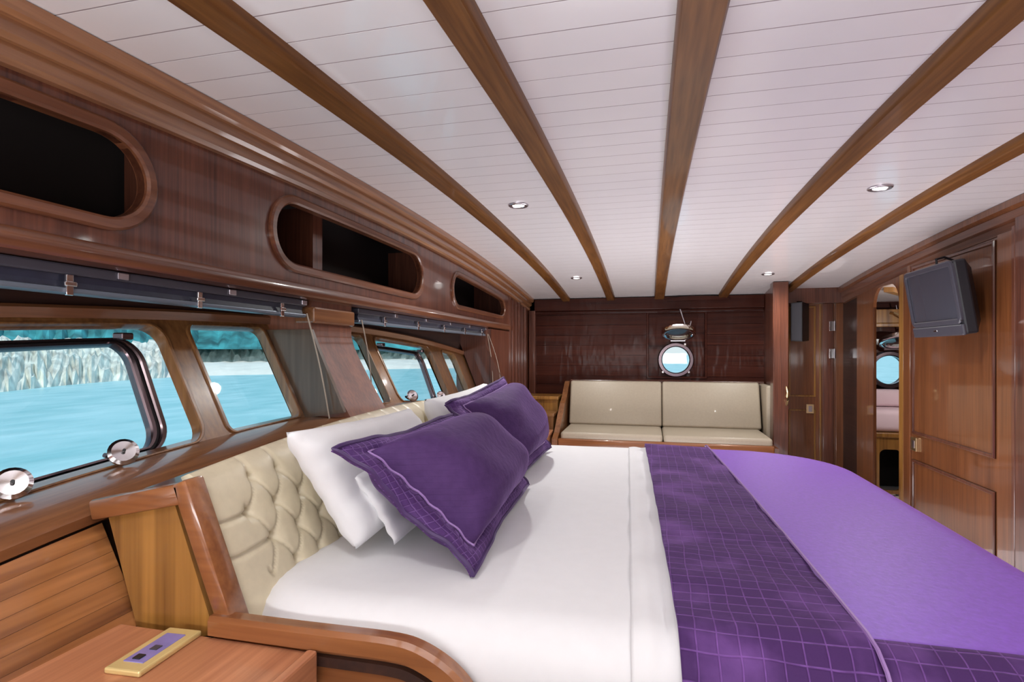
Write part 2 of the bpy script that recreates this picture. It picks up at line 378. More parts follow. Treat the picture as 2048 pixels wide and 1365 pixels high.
# cornice on the door side
cor2 = struct('trim_2', loft([[(XR + .01, y, cz(y) - .002), (XR - .055, y, cz(y) - .002), (XR - .055, y, cz(y) - .035), (XR - .04, y, cz(y) - .05), (XR + .01, y, cz(y) - .05)] for y in ysamp(YB + .02, 5.62, 22)]), M['door'], True)
obj('moulding', loft([[(XR + .01, y, cz(y) - .05), (XR - .034, y, cz(y) - .05), (XR - .03, y, cz(y) - .09), (XR - .015, y, cz(y) - .10), (XR + .01, y, cz(y) - .10)] for y in ysamp(YB + .02, 5.62, 22)]), M['mahogany_y'], cor2, True)
obj('moulding', loft([[(XR + .01, y, cz(y) - .10), (XR - .016, y, cz(y) - .10), (XR - .012, y, cz(y) - .14), (XR + .01, y, cz(y) - .145)] for y in ysamp(YB + .02, 5.62, 22)]), M['mahogany_y'], cor2, True)
struct('floor', box(-1.7, 3.4, YB, 6.3, ZF - .05, ZF), plain('pale_bounce_floor', (.72, .66, .62), .95, noise=.06, nscale=80))  # unseen floor, pale tone chosen to bounce light up to the ceiling
struct('wall_back', box(-1.7, XR + .1, YB - .06, YB, ZF, .62), M['mahogany'])

# far wall (ship's side): horizontal planks with a square porthole recess
wf = struct('wall_far', holed([-1.3, -.02, .58, 1.2, 3.3] + hole_cols(.126, .406, .14) , lambda s: ZF, lambda s: .62,
     [(.126, .406, lambda s: -.075 - math.sqrt(max(0, .14**2 - (s - .266)**2)), lambda s: -.075 + math.sqrt(max(0, .14**2 - (s - .266)**2))),
      ], lambda p, h: (p[0], YF + .05 - h, p[1]), .04) if False else
     holed([-1.3, 3.3] + hole_cols(.126, .406, .14) + hole_cols(2.035, 2.315, .14), lambda s: ZF, lambda s: .62,
     [(c - .14, c + .14, (lambda s, c=c, z=z: z - math.sqrt(max(0, .14**2 - (s - c)**2))), (lambda s, c=c, z=z: z + math.sqrt(max(0, .14**2 - (s - c)**2)))) for c, z in ((.266, -.075), (2.175, -.163))],
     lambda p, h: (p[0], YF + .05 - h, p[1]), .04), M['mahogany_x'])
RX0, RX1, RZ0, RZ1 = .0, .545, -.245, .395          # porthole recess
pz = [ -1.25, -.90, -.62, -.47, -.335, -.245, -.135, -.03, .075, .18, .285, .395, .50 ]
for a, b_ in zip(pz, pz[1:]):
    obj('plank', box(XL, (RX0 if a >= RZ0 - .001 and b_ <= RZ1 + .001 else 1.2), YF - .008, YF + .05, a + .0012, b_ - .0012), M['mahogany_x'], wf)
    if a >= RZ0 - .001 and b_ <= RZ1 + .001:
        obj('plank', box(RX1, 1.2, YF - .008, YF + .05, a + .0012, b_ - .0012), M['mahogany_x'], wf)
rp_ = [(RX0, RZ0), (RX1, RZ0), (RX1, RZ1), (RX0, RZ1)]
obj('recess_frame', ring(rp_, .022, lambda p, h: (p[0], YF - .008 - h, p[1]), .012, .02), M['mahogany_x'], wf)
# header rail and corner posts of the far wall
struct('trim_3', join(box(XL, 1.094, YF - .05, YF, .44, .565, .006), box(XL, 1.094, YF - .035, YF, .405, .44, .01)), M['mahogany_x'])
obj_arch = obj('arch_trim', prism([(.36 + .30 * math.cos(t) + .12, .52 + .045 * math.sin(t)) for t in ysamp(0, PI, 14)], lambda p: (p[0], YF - .075, p[1]), lambda p: (p[0], YF - .05, p[1])), M['mahogany_x'], None)
obj_arch['kind'] = 'structure'; obj_arch.name = 'trim_4'
struct('trim_5', box(XL, XL + .07, YF - .05, YF, -.5, .565, .006), M['mahogany'])

# window side wall behind the lockers and lining
struct('wall_left', box(-1.68, -1.62, YB, -.2, ZF, .75), M['mahogany'])

# -------------------- window panel of the raked stern (s along Y, t 0..1 up the rake)
def wz0(y): return -.25 - .042 * (y - 2.05) ** 2
def wz1(y): return .105 - .026 * (y - 2.05) ** 2
NRM = Vector((.9, 0, .43)).normalized()
def W3(p, h):
    y, t = p
    return Vector((-1.30 - .18 * t, y, wz0(y) + (wz1(y) - wz0(y)) * t)) + NRM * h
def opening(y0, y1, R, t0=.0, t1=.99):
    flo = lambda s: t0 + round_end(s, y0, y1, R) * R / .38
    fhi = lambda s: t1 - round_end(s, y0, y1, R) * R / .38
    return y0, y1, flo, fhi, R
OPEN = [opening(.54, 1.415, .06), opening(1.492, 1.885, .036), opening(2.265, 2.655, .036), opening(2.745, 3.575, .06), opening(3.765, 4.085, .06)]
cols = ysamp(-.2, 4.6, 30) + [c for q in OPEN for c in hole_cols(q[0], q[1], q[4])]
struct('wall_stern', holed(cols, lambda s: -.02, lambda s: 1.05, [q[:4] for q in OPEN], W3, .045), M['frame'])
for i, q in enumerate(OPEN):
    lp = hole_loop(*q)
    w = struct('window_%d' % (i + 1), ring(lp, -.016, W3, .006, .03), M['frame'], True)
    if i in (0, 3):                                        # opening lights: metal sash swung out on its top edge
        def S3(p, h, q=q): return W3(p, h) + Vector((-.06 - .035 * (1 - p[1]), 0, 0))
        sl = hole_loop(q[0] + .05, q[1] - .05, lambda s: -.05 + round_end(s, q[0] + .05, q[1] - .05, .08) * .08 / .38,
                       lambda s: .865 - round_end(s, q[0] + .05, q[1] - .05, .08) * .08 / .38, .08)
        sa = obj('sash', ring(sl, -.022, S3, .010, .012), M['sashmetal'], w, True)
        obj('gasket', ring(offset_loop(sl, -.022), -.014, S3, .002, .012), M['rubber'], sa, True)
        obj('inner_rim', ring(offset_loop(sl, -.036), -.020, S3, .012, .012), M['sashmetal'], sa, True)
        obj('pane', fill(offset_loop(sl, -.05), S3, 0), M['glass'], sa)
        ymid = (q[0] + q[1]) / 2
        for yy in ((q[1] - .125), (q[0] + .14)):
            a = W3((yy, .90), -.01)
            obj('hinge', box(a.x - .035, a.x + .004, yy - .018, yy + .018, a.z - .012, a.z + .008, .004), M['sashmetal'], w)
        for yy in ([1.111, .862] if i == 0 else [2.86, 3.30]):
            a = W3((yy, .06), .035); ax = Vector((.55, -.35, .35))
            lt = obj('latch', lathe([(.004, -.045), (.007, -.014), (.026, -.012), (.034, -.006), (.034, .002), (.026, .007), (.006, .005)], a, ax, 22), M['chrome'], w, True)
            obj('latch_pin', tube([a + ax.normalized() * .006, a + ax.normalized() * .014], .004), M['rubber'], lt)
            obj('latch_arm', tube([a - ax.normalized() * .045, a + Vector((-.03, -.025, -.005))], .006), M['sashmetal'], lt, True)
    else:
        obj('pane', fill(offset_loop(lp, -.008), W3, -.02), M['glass'], w)

# window header and sill
struct('trim_6', loft([[(-1.60, y, wz1(y) + .008), (-1.474, y, wz1(y) + .008), (-1.468, y, wz1(y) + .034), (-1.476, y, wz1(y) + .042), (-1.60, y, wz1(y) + .042)] for y in ysamp(-.2, 4.6, 20)]), M['sill'], True)
struct('trim_19', loft([[(-1.60, y, wz1(y) + .03), (-1.505, y, wz1(y) + .03), (-1.505, y, .207), (-1.60, y, .207)] for y in ysamp(-.2, 4.6, 20)]), M['dark'])  # dark board painting the shade of the recess above the header
def sill_z(y): return wz0(y) - .002
struct('trim_7', loft([[(-1.36, y, sill_z(y) - .045), (-1.09, y, sill_z(y) - .04), (-1.068, y, sill_z(y) - .028), (-1.065, y, sill_z(y) - .008), (-1.08, y, sill_z(y) + .002), (-1.30, y, sill_z(y) + .004), (-1.36, y, sill_z(y) + .004)] for y in ysamp(-.2, 4.6, 24)]), M['sill'], True)
# lining planks below the sill, raked
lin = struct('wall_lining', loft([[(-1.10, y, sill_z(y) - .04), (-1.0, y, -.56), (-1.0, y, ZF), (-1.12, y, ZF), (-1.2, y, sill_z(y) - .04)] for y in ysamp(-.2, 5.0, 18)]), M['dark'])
def lin3(y, t): return Vector((-1.072 + .100 * t, y, (sill_z(y) - .035) * (1 - t) + -.535 * t))
NP = 7
for i in range(NP):
    a, b_ = i / NP + .0012, (i + 1) / NP - .0012
    obj('plank', loft([[lin3(y, a), lin3(y, b_), lin3(y, b_) + Vector((-.012, 0, -.005)), lin3(y, a) + Vector((-.012, 0, -.005))] for y in ysamp(-.2, .884, 8)]), M['plank'], lin)

# post between the two window groups, and the knee at the far end: raked and curved faces
def knee(y0, y1, mat, name, base=-1.2):
    rows = []
    for i in range(13):
        t = i / 12; z = .215 + (-.36 - .215) * t
        x = -1.285 + .0 if z > .06 else -1.285 + .19 * ((.06 - z) / .34) ** 1.15
        rows.append((x, z))
    poly = rows + [(-1.33, -.36), (-1.56, .215)]
    # back edge follows the window plane
    return struct(name, prism(poly, lambda p: (p[0], y0, p[1]), lambda p: (p[0], y1, p[1])), mat, True)
M['post'] = wood('post_wood', (.12, .042, .024), (.24, .088, .050), 'Z', 26, .28, .7)
kn = knee(1.915, 2.215, M['post'], 'trim_8')
obj('bracket', box(-1.36, -1.268, 1.912, 2.218, .115, .180, .008), M['sill'], kn)
obj('side_panel', prism([(-1.275, .09), (-1.245, .02), (-1.13, -.23), (-1.33, -.26), (-1.5, .09)], lambda p: (p[0], 1.895, p[1]), lambda p: (p[0], 1.914, p[1])), wood('grey_brown_reveal', (.075, .045, .028), (.13, .085, .055), 'Z', 24, .35, .35), kn)
knee(4.30, 4.37, M['mahogany'], 'trim_9')
struct('wall_return', join(box(-1.56, XL - .012, 4.37, 5.002, -1.25, .195), box(-1.56, XL - .012, 5.002, YF, -1.25, .66)), M['mahogany'])
for i in range(3):
    struct('trim_%d' % (10 + i), box(XL - .012, XL + .012, 5.06 + i * .27, 5.085 + i * .27, -.45, .50, .004), M['mahogany'])

# ------------------------------------------------------------------ overhead locker with three oval openings
LX = -1.262
locker = thing('overhead_locker', 'long mahogany overhead locker with three oval openings above the stern windows', 'cabinet', (LX, 2.2, .2))
def slot_top(y): return .545 - .013 * (y - 2.2) ** 2
def slot(y0, y1, R=.115):
    def lo(s):
        h = (slot_top(s) - .325) / 2; return .325 + h * round_end(s, y0, y1, R)
    def hi(s):
        h = (slot_top(s) - .325) / 2; return slot_top(s) - h * round_end(s, y0, y1, R)
    return y0, y1, lo, hi, R
SLOTS = [slot(-.15, 1.155), slot(1.665, 2.935), slot(3.46, 4.79)]
L3 = lambda p, h: Vector((LX + h, p[0], p[1]))
cols = ysamp(-.6, 4.98, 36) + [c for q in SLOTS for c in hole_cols(q[0], q[1], q[4], 10)]
obj('front_panel', holed(cols, lambda s: .235, lambda s: cz(s) - .09, [q[:4] for q in SLOTS], L3, .022), M['mahogany'], locker)
for q in SLOTS:
    obj('opening_rim', ring(hole_loop(*q, n=10), .032, L3, .014, .024), M['mahogany_y'], locker, True)
obj('bottom_moulding', loft([[(LX - .04, y, .262), (LX + .004, y, .258), (LX + .016, y, .245), (LX + .020, y, .228), (LX + .014, y, .210), (LX - .004, y, .203), (LX - .04, y, .205)] for y in ysamp(-.6, 4.98, 4)]), M['mahogany_y'], locker, True)
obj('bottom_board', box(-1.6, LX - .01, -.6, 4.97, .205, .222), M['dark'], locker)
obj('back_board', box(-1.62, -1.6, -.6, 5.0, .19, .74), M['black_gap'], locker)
obj('inner_shelf', box(-1.6, LX - .022, -.6, 4.97, .300, .318), M['mahogany_y'], locker)
for yy in (1.41, 2.12, 3.2):
    obj('divider', box(-1.58, LX - .13, yy - .035, yy + .035, .222, .62), M['mahogany'], locker)
obj('end_panel', box(-1.6, LX + .004, 4.968, 5.0, .203, .64, .004), M['mahogany'], locker)

# ------------------------------------------------------------------ roller blind tracks under the locker, with cords
def blind(y0, y1, label, cords):
    t = thing('window_blind', label, 'blind', (-1.30, (y0 + y1) / 2, .2), 'raised window blinds')
    obj('head_rail', box(-1.335, -1.288, y0, y1, .178, .203, .004), M['tvgrey'], t)
    obj('folded_fabric', loft([[(-1.345, y, .178), (-1.296, y, .178), (-1.30, y, .163), (-1.296, y, .150), (-1.345, y, .150)] for y in (y0 + .01, y1 - .01)]), M['navy'], t)
    obj('bottom_bar', box(-1.33, -1.285, y0, y1, .135, .149, .005), M['blindbar'], t)
    n = max(3, int((y1 - y0) / .36))
    for i in range(n):
        y = y0 + (y1 - y0) * (i + .6) / n
        obj('clip', join(box(-1.287, -1.279, y - .008, y + .008, .130, .178, .002), box(-1.283, -1.275, y - .014, y + .014, .150, .162, .003)), M['chrome'], t)
        obj('bracket', box(-1.29, -1.282, y + .12, y + .15, .182, .20, .002), M['steel'], t)
    for pts in cords:
        obj('pull_cord', tube(pts, .0028, 6), M['cord'], t, True)
    return t
def sag(a, b_, s, n=8):
    return [Vector(a).lerp(Vector(b_), i / n) + Vector((s * math.sin(PI * i / n), 0, 0)) for i in range(n + 1)]
blind(.0, 1.885, 'long raised navy blind under the locker nearest the camera, before the large near window',
      [sag((-1.278, 1.875, .15), (-1.175, 1.875, -.28), .008)])
blind(2.285, 4.35, 'raised navy blind beyond the curved post, before the far windows',
      [sag((-1.282, 2.30, .15), (-1.232, 2.30, -.14), .006), sag((-1.28, 4.33, .15), (-1.22, 4.29, -.28), .012), sag((-1.275, 4.34, .15), (-1.15, 4.29, -.28), .02)])

# ------------------------------------------------------------------ right wall: door panel, opening to the next cabin
wr = struct('wall_right', join(box(XR, XR + .07, YB, 3.13, ZF, .66), box(XR, XR + .07, 3.13, 4.32, .60, .70)), M['door'])
obj('pilaster', box(XR - .03, XR + .02, 3.02, 3.145, ZF, .66, .006), M['mahogany'], wr)
# opening with a rounded head between Y 4.47 and 4.90
struct('trim_13', holed([4.325, 5.27] + hole_cols(4.455, 4.915, .15), lambda s: ZF, lambda s: .66,
       [(4.455, 4.915, lambda s: -1.05, lambda s: .505 - .15 * round_end(s, 4.455, 4.915, .15))], lambda p, h: (XR + .012 + h, p[0], p[1]), .022), M['door'])
struct('trim_14', box(XR - .008, XR + .012, 4.925, 5.0, ZF, .55, .004), M['door'])
struct('trim_15', box(XR - .012, XR + .011, 4.385, 4.45, ZF, .60, .004), M['golden'])
d1 = struct('door_1', box(XR - .006, XR + .03, 3.15, 4.32, ZF + .01, .60), M['door'])
R3 = lambda p, h: Vector((XR - .006 - h, p[0], p[1]))
for z0, z1 in ((-.545, .575), (-1.2, -.715)):
    P = [(4.245, z0), (3.335, z0), (3.335, z1), (4.245, z1)]
    obj('panel_moulding', ring(P, .02, R3, .012, .004), M['mahogany'], d1)
    obj('panel', fill(P, R3, .003, .003), M['door'], d1)
for y0, y1 in ((3.17, 3.31), (4.272, 4.315)):
    obj('stile', box(XR - .016, XR, y0, y1, ZF + .02, .595, .003), M['door'], d1)
lk = obj('lock_plate', box(XR - .022, XR, 4.17, 4.25, -.655, -.565, .004), M['brass'], d1)
obj('flush_pull', box(XR - .025, XR - .02, 4.19, 4.225, -.635, -.585, .002), M['steel'], lk)
obj('architrave', box(XR - .03, XR + .02, 3.145, 3.17, ZF, .61, .004), M['mahogany'], d1)

# pillar between settee and the far door, door recess
pil = struct('trim_16', box(1.058, 1.185, 5.25, 5.37, ZF, .62, .008), M['mahogany'])
obj('partition', box(1.095, 1.135, 5.37, YF, ZF, .62), M['mahogany'], pil)
struct('trim_17', box(1.24, 1.80, 5.60, 5.72, .455, .60, .006), M['mahogany'])
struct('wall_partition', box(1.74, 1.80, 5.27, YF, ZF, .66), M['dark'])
d2 = struct('door_2', box(1.24, 1.80, 5.70, 5.735, ZF + .01, .46), M['door'])
D3 = lambda p, h: Vector((p[0], 5.70 - h, p[1]))
for z0, z1 in ((-.40, .42), (-1.2, -.55)):
    P = [(1.30, z0), (1.50, z0), (1.50, z1), (1.30, z1)]
    obj('panel_moulding', ring(P, .016, D3, .010, .004), M['golden'], d2)
obj('stile', box(1.545, 1.56, 5.685, 5.705, ZF, .455, .003), M['golden'], d2)
obj('stile', box(1.575, 1.66, 5.68, 5.705, ZF, .455, .003), M['mahogany'], d2)
obj('stile', box(1.68, 1.765, 5.675, 5.705, ZF, .455, .003), M['door'], d2)
for z in (.20, -.055):
    h_ = obj('hinge', box(1.625, 1.665, 5.668, 5.682, z, z + .09, .003), M['chrome'], d2)
    obj('hinge_pin', tube([(1.667, 5.668, z), (1.667, 5.668, z + .09)], .006), M['steel'], h_, True)
lk = obj('lock_plate', box(1.435, 1.50, 5.685, 5.70, -.57, -.485, .003), M['brass'], d2)
obj('flush_pull', box(1.452, 1.483, 5.681, 5.687, -.555, -.50, .002), M['steel'], lk)
obj('handle', tube([(1.165, 5.248, -.30), (1.165, 5.232, -.318), (1.165, 5.205, -.35), (1.165, 5.22, -.383), (1.165, 5.20, -.415), (1.165, 5.23, -.445), (1.165, 5.248, -.46)], [.008, .011, .009, .013, .009, .011, .008], 10), M['brass'], pil, True)

# ------------------------------------------------------------------ next cabin through the opening
struct('wall_next_cabin', box(3.2, 3.25, 3.3, YF, ZF, .75), M['mahogany'])
struct('wall_next_cabin_near', box(XR + .07, 3.2, 3.25, 3.3, ZF, .75), M['mahogany'])
def c2z(y): return .475 + .115 * (1 - ((y - 3.3) / (YF - 3.3)) ** 2)
c2 = struct('ceiling_next_cabin', loft([[(XR + .075, y, c2z(y)), (3.2, y, c2z(y)), (3.2, y, c2z(y) + .06), (XR + .075, y, c2z(y) + .06)] for y in ysamp(3.3, YF, 10)]), M['white'])
obj('beam', loft([[(1.86 + .6 * t, 5.1 + .7 * t, c2z(5.1 + .7 * t) - .04), (1.93 + .6 * t, 5.1 + .7 * t, c2z(5.1 + .7 * t) - .04), (1.93 + .6 * t, 5.1 + .7 * t, c2z(5.1 + .7 * t) + .01), (1.86 + .6 * t, 5.1 + .7 * t, c2z(5.1 + .7 * t) + .01)] for t in ysamp(0, 1, 6)]), M['golden'], c2)
struct('trim_18', join(box(XR + .075, 3.2, YF - .06, YF, .27, .40, .006), box(XR + .075, 3.2, YF - .09, YF - .06, .235, .27, .006)), M['golden'])
hl = tag(obj('coat_hook', tube([(2.17, 5.79, .36), (2.18, 5.74, .36), (2.22, 5.72, .33), (2.27, 5.72, .30)], .012), M['brass'], None, True), 'small brass hook rod under the shelf in the next cabin', 'hook')
cab = thing('berth_base', 'golden wooden berth base with a dark arched opening in the next cabin', 'cabinet', (2.3, 5.45, ZF))
obj('front_panel', holed([1.81, 3.0] + hole_cols(1.955, 2.125, .05), lambda s: ZF + .02, lambda s: -.74,
    [(1.955, 2.125, lambda s: -1.2 + .04 * round_end(s, 1.955, 2.125, .05), lambda s: -.845 - .05 * round_end(s, 1.955, 2.125, .05))], lambda p, h: (p[0], 5.45 - h, p[1]), .02), M['golden'], cab)
obj('top_board', box(1.81, 3.0, 5.43, YF - .01, -.74, -.70, .006), M['golden'], cab)
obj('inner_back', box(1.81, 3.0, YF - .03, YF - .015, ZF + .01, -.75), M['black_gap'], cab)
tag(obj('pink_mattress', box(1.81, 3.0, 5.47, YF - .02, -.698, -.50, .05, 4), M['pinkfab'], None, True), 'pale pink berth mattress seen through the arched opening', 'mattress')
tag(obj('small_cushion', box(1.83, 2.25, 5.72, YF - .015, -.495, -.34, .03, 3), M['pinkfab'], None, True), 'small pink cushion under the porthole of the next cabin', 'cushion')

# portholes
def porthole(cx, cz_, name, openlid=True):
    w = struct(name, ring([(cx + .132 * math.cos(2*PI*i/32), cz_ + .132 * math.sin(2*PI*i/32)) for i in range(32)], .045, lambda p, h: (p[0], YF - .005 - h, p[1]), .03, .03), M['sashmetal'], True)
    obj('pane', fill([(cx + .135 * math.cos(2*PI*i/32), cz_ + .135 * math.sin(2*PI*i/32)) for i in range(32)], lambda p, h: (p[0], YF + .03 - h, p[1])), M['glass'], w)
    for a in (225, 315, 60):
        r = math.radians(a); x = cx + .178 * math.cos(r); z = cz_ + .178 * math.sin(r)
        obj('dog_bolt', lathe([(.010, 0), (.016, .004), (.016, .028), (.008, .034)], (x, YF - .01, z), (0, -1, 0), 12), M['chrome'], w, True)
    # hinged glass cover swung up, hanging on a hook
    hz = cz_ + .185; ang = math.radians(68)
    def LID(p, h):                                        # p in the lid's plane measured from its hinge
        x, v = p; v += .165
        return Vector((cx + x + .02, YF - .03 - v * math.sin(ang) - h * math.cos(ang) * -1, hz + .02 + v * math.cos(ang) + h * math.sin(ang) * -1 + .0))
    circ = [(.125 * math.cos(2*PI*i/32), .125 * math.sin(2*PI*i/32)) for i in range(32)]
    lid = obj('cover_ring', ring(circ, .038, LID, .02, .02), M['chrome'], w, True)
    obj('cover_glass', fill(circ, LID, .004, .008), M['glass'], lid)
    obj('hinge', tube([(cx - .05, YF - .03, hz + .012), (cx + .09, YF - .03, hz + .012)], .014, 10), M['steel'], w, True)
    e = LID((.10, .10), -.02)
    obj('hold_hook', tube([e, e + Vector((.01, .02, .05)), (cx + .09, YF - .06, cz_ + .36), (cx + .04, YF - .045, .435)], .007, 8), M['steel'], w, True)
    return w
porthole(.266, -.075, 'window_6')
porthole(2.175, -.163, 'window_7')
obj('recess_back', holed([RX0, RX1] + hole_cols(.126, .406, .14), lambda s: RZ0, lambda s: RZ1,
    [(.126, .406, lambda s: -.075 - math.sqrt(max(0, .14**2 - (s - .266)**2)), lambda s: -.075 + math.sqrt(max(0, .14**2 - (s - .266)**2)))], lambda p, h: (p[0], YF + .012 - h, p[1]), .01), M['mahogany_x'], wf)

# ------------------------------------------------------------------ downlights
def downlight(x, y, label):
    t = thing('downlight', label, 'ceiling light', (x, y, cz(y)), 'recessed ceiling downlights')
    z = cz(y)
    P = [(.030 * math.cos(2*PI*i/24), .030 * math.sin(2*PI*i/24)) for i in range(24)]
    obj('trim_ring', ring(P, .020, lambda p, h: (x + p[0], y - p[1], z - h), .008, .0), M['steel'], t, True)
    obj('lamp', lathe([(.030, .002), (.026, .0045), (.012, .0055)], (x, y, z), (0, 0, -1), 20), M['lamp_on'], t, True)
for (x, y), lb in zip(LAMPS, ('round steel downlight between the two beams nearest the windows', 'small lit downlight by the far end of the window side beams',
        'small lit downlight above the far door beside the settee', 'bright downlight right of centre throwing a glare on the white planks')):
    downlight(x, y, lb)

# ------------------------------------------------------------------ settee against the far wall
st = thing('settee', 'built-in mahogany settee frame along the far wall under the porthole', 'settee', (.16, 5.35, ZF))
obj('base', join(box(-.79, 1.05, 4.98, 5.25, ZF, -.80), box(-.79, 1.05, 5.25, YF - .01, ZF, -.80)), M['mahogany_y'], st)
obj('seat_rail', box(-.80, 1.01, 4.93, 4.978, -.88, -.775, .018, 3), M['rail'], st, True)
arm_p = [(4.93, -.88), (5.84, -.88), (5.84, -.30), (5.74, -.30), (5.56, -.42), (5.50, -.46), (5.40, -.50), (5.28, -.58), (5.05, -.74), (4.93, -.78)]
obj('arm', prism(arm_p, lambda p: (-.85, p[0], p[1]), lambda p: (-.80, p[0], p[1])), M['sill'], st)
obj('back_rail', box(-.80, 1.09, 5.79, YF - .008, -.33, -.285, .006), M['mahogany'], st)
def cushion(x0, x1, y0, y1, z0, z1, name, label, rot=0, piv=None, mat='leather2', bev=.03, group='settee cushions'):
    v, f = box(x0, x1, y0, y1, z0, z1, bev, 4)
    cx_, cy_, cz_ = (x0+x1)/2, (y0+y1)/2, (z0+z1)/2
    out = []
    for p in v:
        p = Vector(p); out.append(p)
    if rot:
        out = [Matrix.Translation(Vector(piv)) @ Matrix.Rotation(rot, 4, 'X') @ (p - Vector(piv)) for p in out]
    o = obj(name, (out, f), M[mat], None, True)
    tag(o, label, 'cushion', group)
    return o
cushion(-.775, .118, 4.95, 5.62, -.797, -.715, 'seat_cushion', 'left beige seat cushion of the settee', bev=.028)
cushion(.124, 1.0, 4.95, 5.62, -.797, -.715, 'seat_cushion', 'right beige seat cushion of the settee', bev=.028)
a_ = -math.radians(17)
cushion(-.775, .122, 5.50, 5.58, -.712, -.262, 'back_cushion', 'left beige back cushion leaning on the wall behind the settee', a_, (0, 5.50, -.712), bev=.022)
cushion(.128, 1.015, 5.50, 5.58, -.712, -.262, 'back_cushion', 'right beige back cushion leaning on the wall below the porthole', a_, (0, 5.50, -.712), bev=.022)
cushion(1.028, 1.09, 5.375, 5.76, -.79, -.30, 'side_cushion', 'narrow grey-beige end cushion standing against the pillar right of the settee', bev=.02)

# stepped wooden lockers left of the settee
sl_ = thing('corner_locker', 'stepped wooden corner locker left of the settee', 'cabinet', (-1.05, 5.3, ZF))
obj('top_step', join(box(XL + .014, -.875, 5.42, 5.78, ZF, -.47), box(XL + .014, -.868, 5.40, 5.78, -.47, -.435, .008)), M['golden'], sl_)
obj('middle_step', join(box(XL + .014, -.875, 5.16, 5.395, ZF, -.61), box(XL + .014, -.868, 5.14, 5.398, -.61, -.575, .008)), M['frame'], sl_)
obj('low_step', join(box(-.995, -.875, 4.50, 5.13, ZF, -.76), box(-.995, -.868, 4.48, 5.135, -.76, -.725, .008)), M['table'], sl_)

# ------------------------------------------------------------------ television and speaker
tv = thing('television', 'charcoal boxy television tilted down on the right wall above the door', 'television', (1.60, 3.6, .28))
T0 = Vector((1.515, 3.60, .478)); tilt = math.radians(9)
def TV(u, v, w):                                # u along the screen (towards the camera -Y), v down, w into the wall
    return T0 + Vector((math.sin(tilt) * v + math.cos(tilt) * w, -u, -math.cos(tilt) * v + math.sin(tilt) * w))
def tvbox(u0, u1, v0, v1, w0, w1, bev=.006):
    bx_ = box(u0, u1, v0, v1, w0, w1, bev); return [TV(*p) for p in bx_[0]], bx_[1]
obj('housing', tvbox(-.275, .275, 0, .392, .012, .075, .012), M['black'], tv)
obj('rear_shell', loft([[TV(*p) for p in ((-.26, .01, .075), (.26, .01, .075), (.26, .38, .075), (-.26, .38, .075))], [TV(*p) for p in ((-.19, .05, .13), (.19, .05, .13), (.19, .33, .13), (-.19, .33, .13))]]), M['black'], tv)
fr_ = rrect(-.245, .245, .028, .305, .012, 3)
obj('bezel', ring(fr_, .03, lambda p, h: TV(p[0], p[1], .012 - h), .012, .004), M['tvgrey'], tv, True)
obj('screen', fill(fr_, lambda p, h: TV(p[0], p[1], .010 - h)), M['screen'], tv)
obj('control_strip', tvbox(-.275, .275, .335, .395, 0, .02, .008), M['tvgrey'], tv)
obj('emblem', tvbox(-.018, .018, .357, .366, -.002, .003, .001), M['chrome'], tv, label='tiny pale emblem below the screen')
obj('speaker_grille', tvbox(.252, .27, .03, .32, .002, .014, .003), M['black'], tv)
obj('wall_bracket', join(tvbox(-.04, .04, .15, .27, .12, .19), box(1.70, XR - .007, 3.53, 3.67, .18, .34, .004)), M['black'], tv)
obj('cable', tube([TV(-.02, .02, .07), TV(-.03, -.04, .08), (1.64, 3.66, .545), (1.69, 3.68, .53), (1.715, 3.68, .48)], .007, 8), M['black'], tv, True)
sp_ = thing('speaker', 'small black loudspeaker hung high beside the far door', 'speaker', (1.36, 5.6, .1))
obj('cabinet', loft([[(1.27, 5.55, .105), (1.36, 5.53, .100), (1.45, 5.665, .11), (1.30, 5.672, .11)], [(1.27, 5.55, .455), (1.36, 5.53, .462), (1.45, 5.665, .455), (1.30, 5.672, .455)]]), M['black'], sp_)
obj('grille', loft([[(1.276, 5.545, .115), (1.352, 5.528, .110), (1.352, 5.536, .110), (1.276, 5.553, .115)], [(1.276, 5.545, .447), (1.352, 5.528, .452), (1.352, 5.536, .452), (1.276, 5.553, .447)]]), M['tvgrey'], sp_)
obj('wall_bracket', box(1.33, 1.38, 5.60, 5.699, .455, .475), M['chrome'], sp_)

# ------------------------------------------------------------------ bed: frame, headboard, rail
bed = thing('bed', 'built-in double bed with tufted cream headboard and curved wooden side rail', 'bed', (-.2, 1.85, ZF))
NY0, NY1 = .888, 2.83
def hb_top(y): return -.198 - .046 * (y - 1.88) ** 2
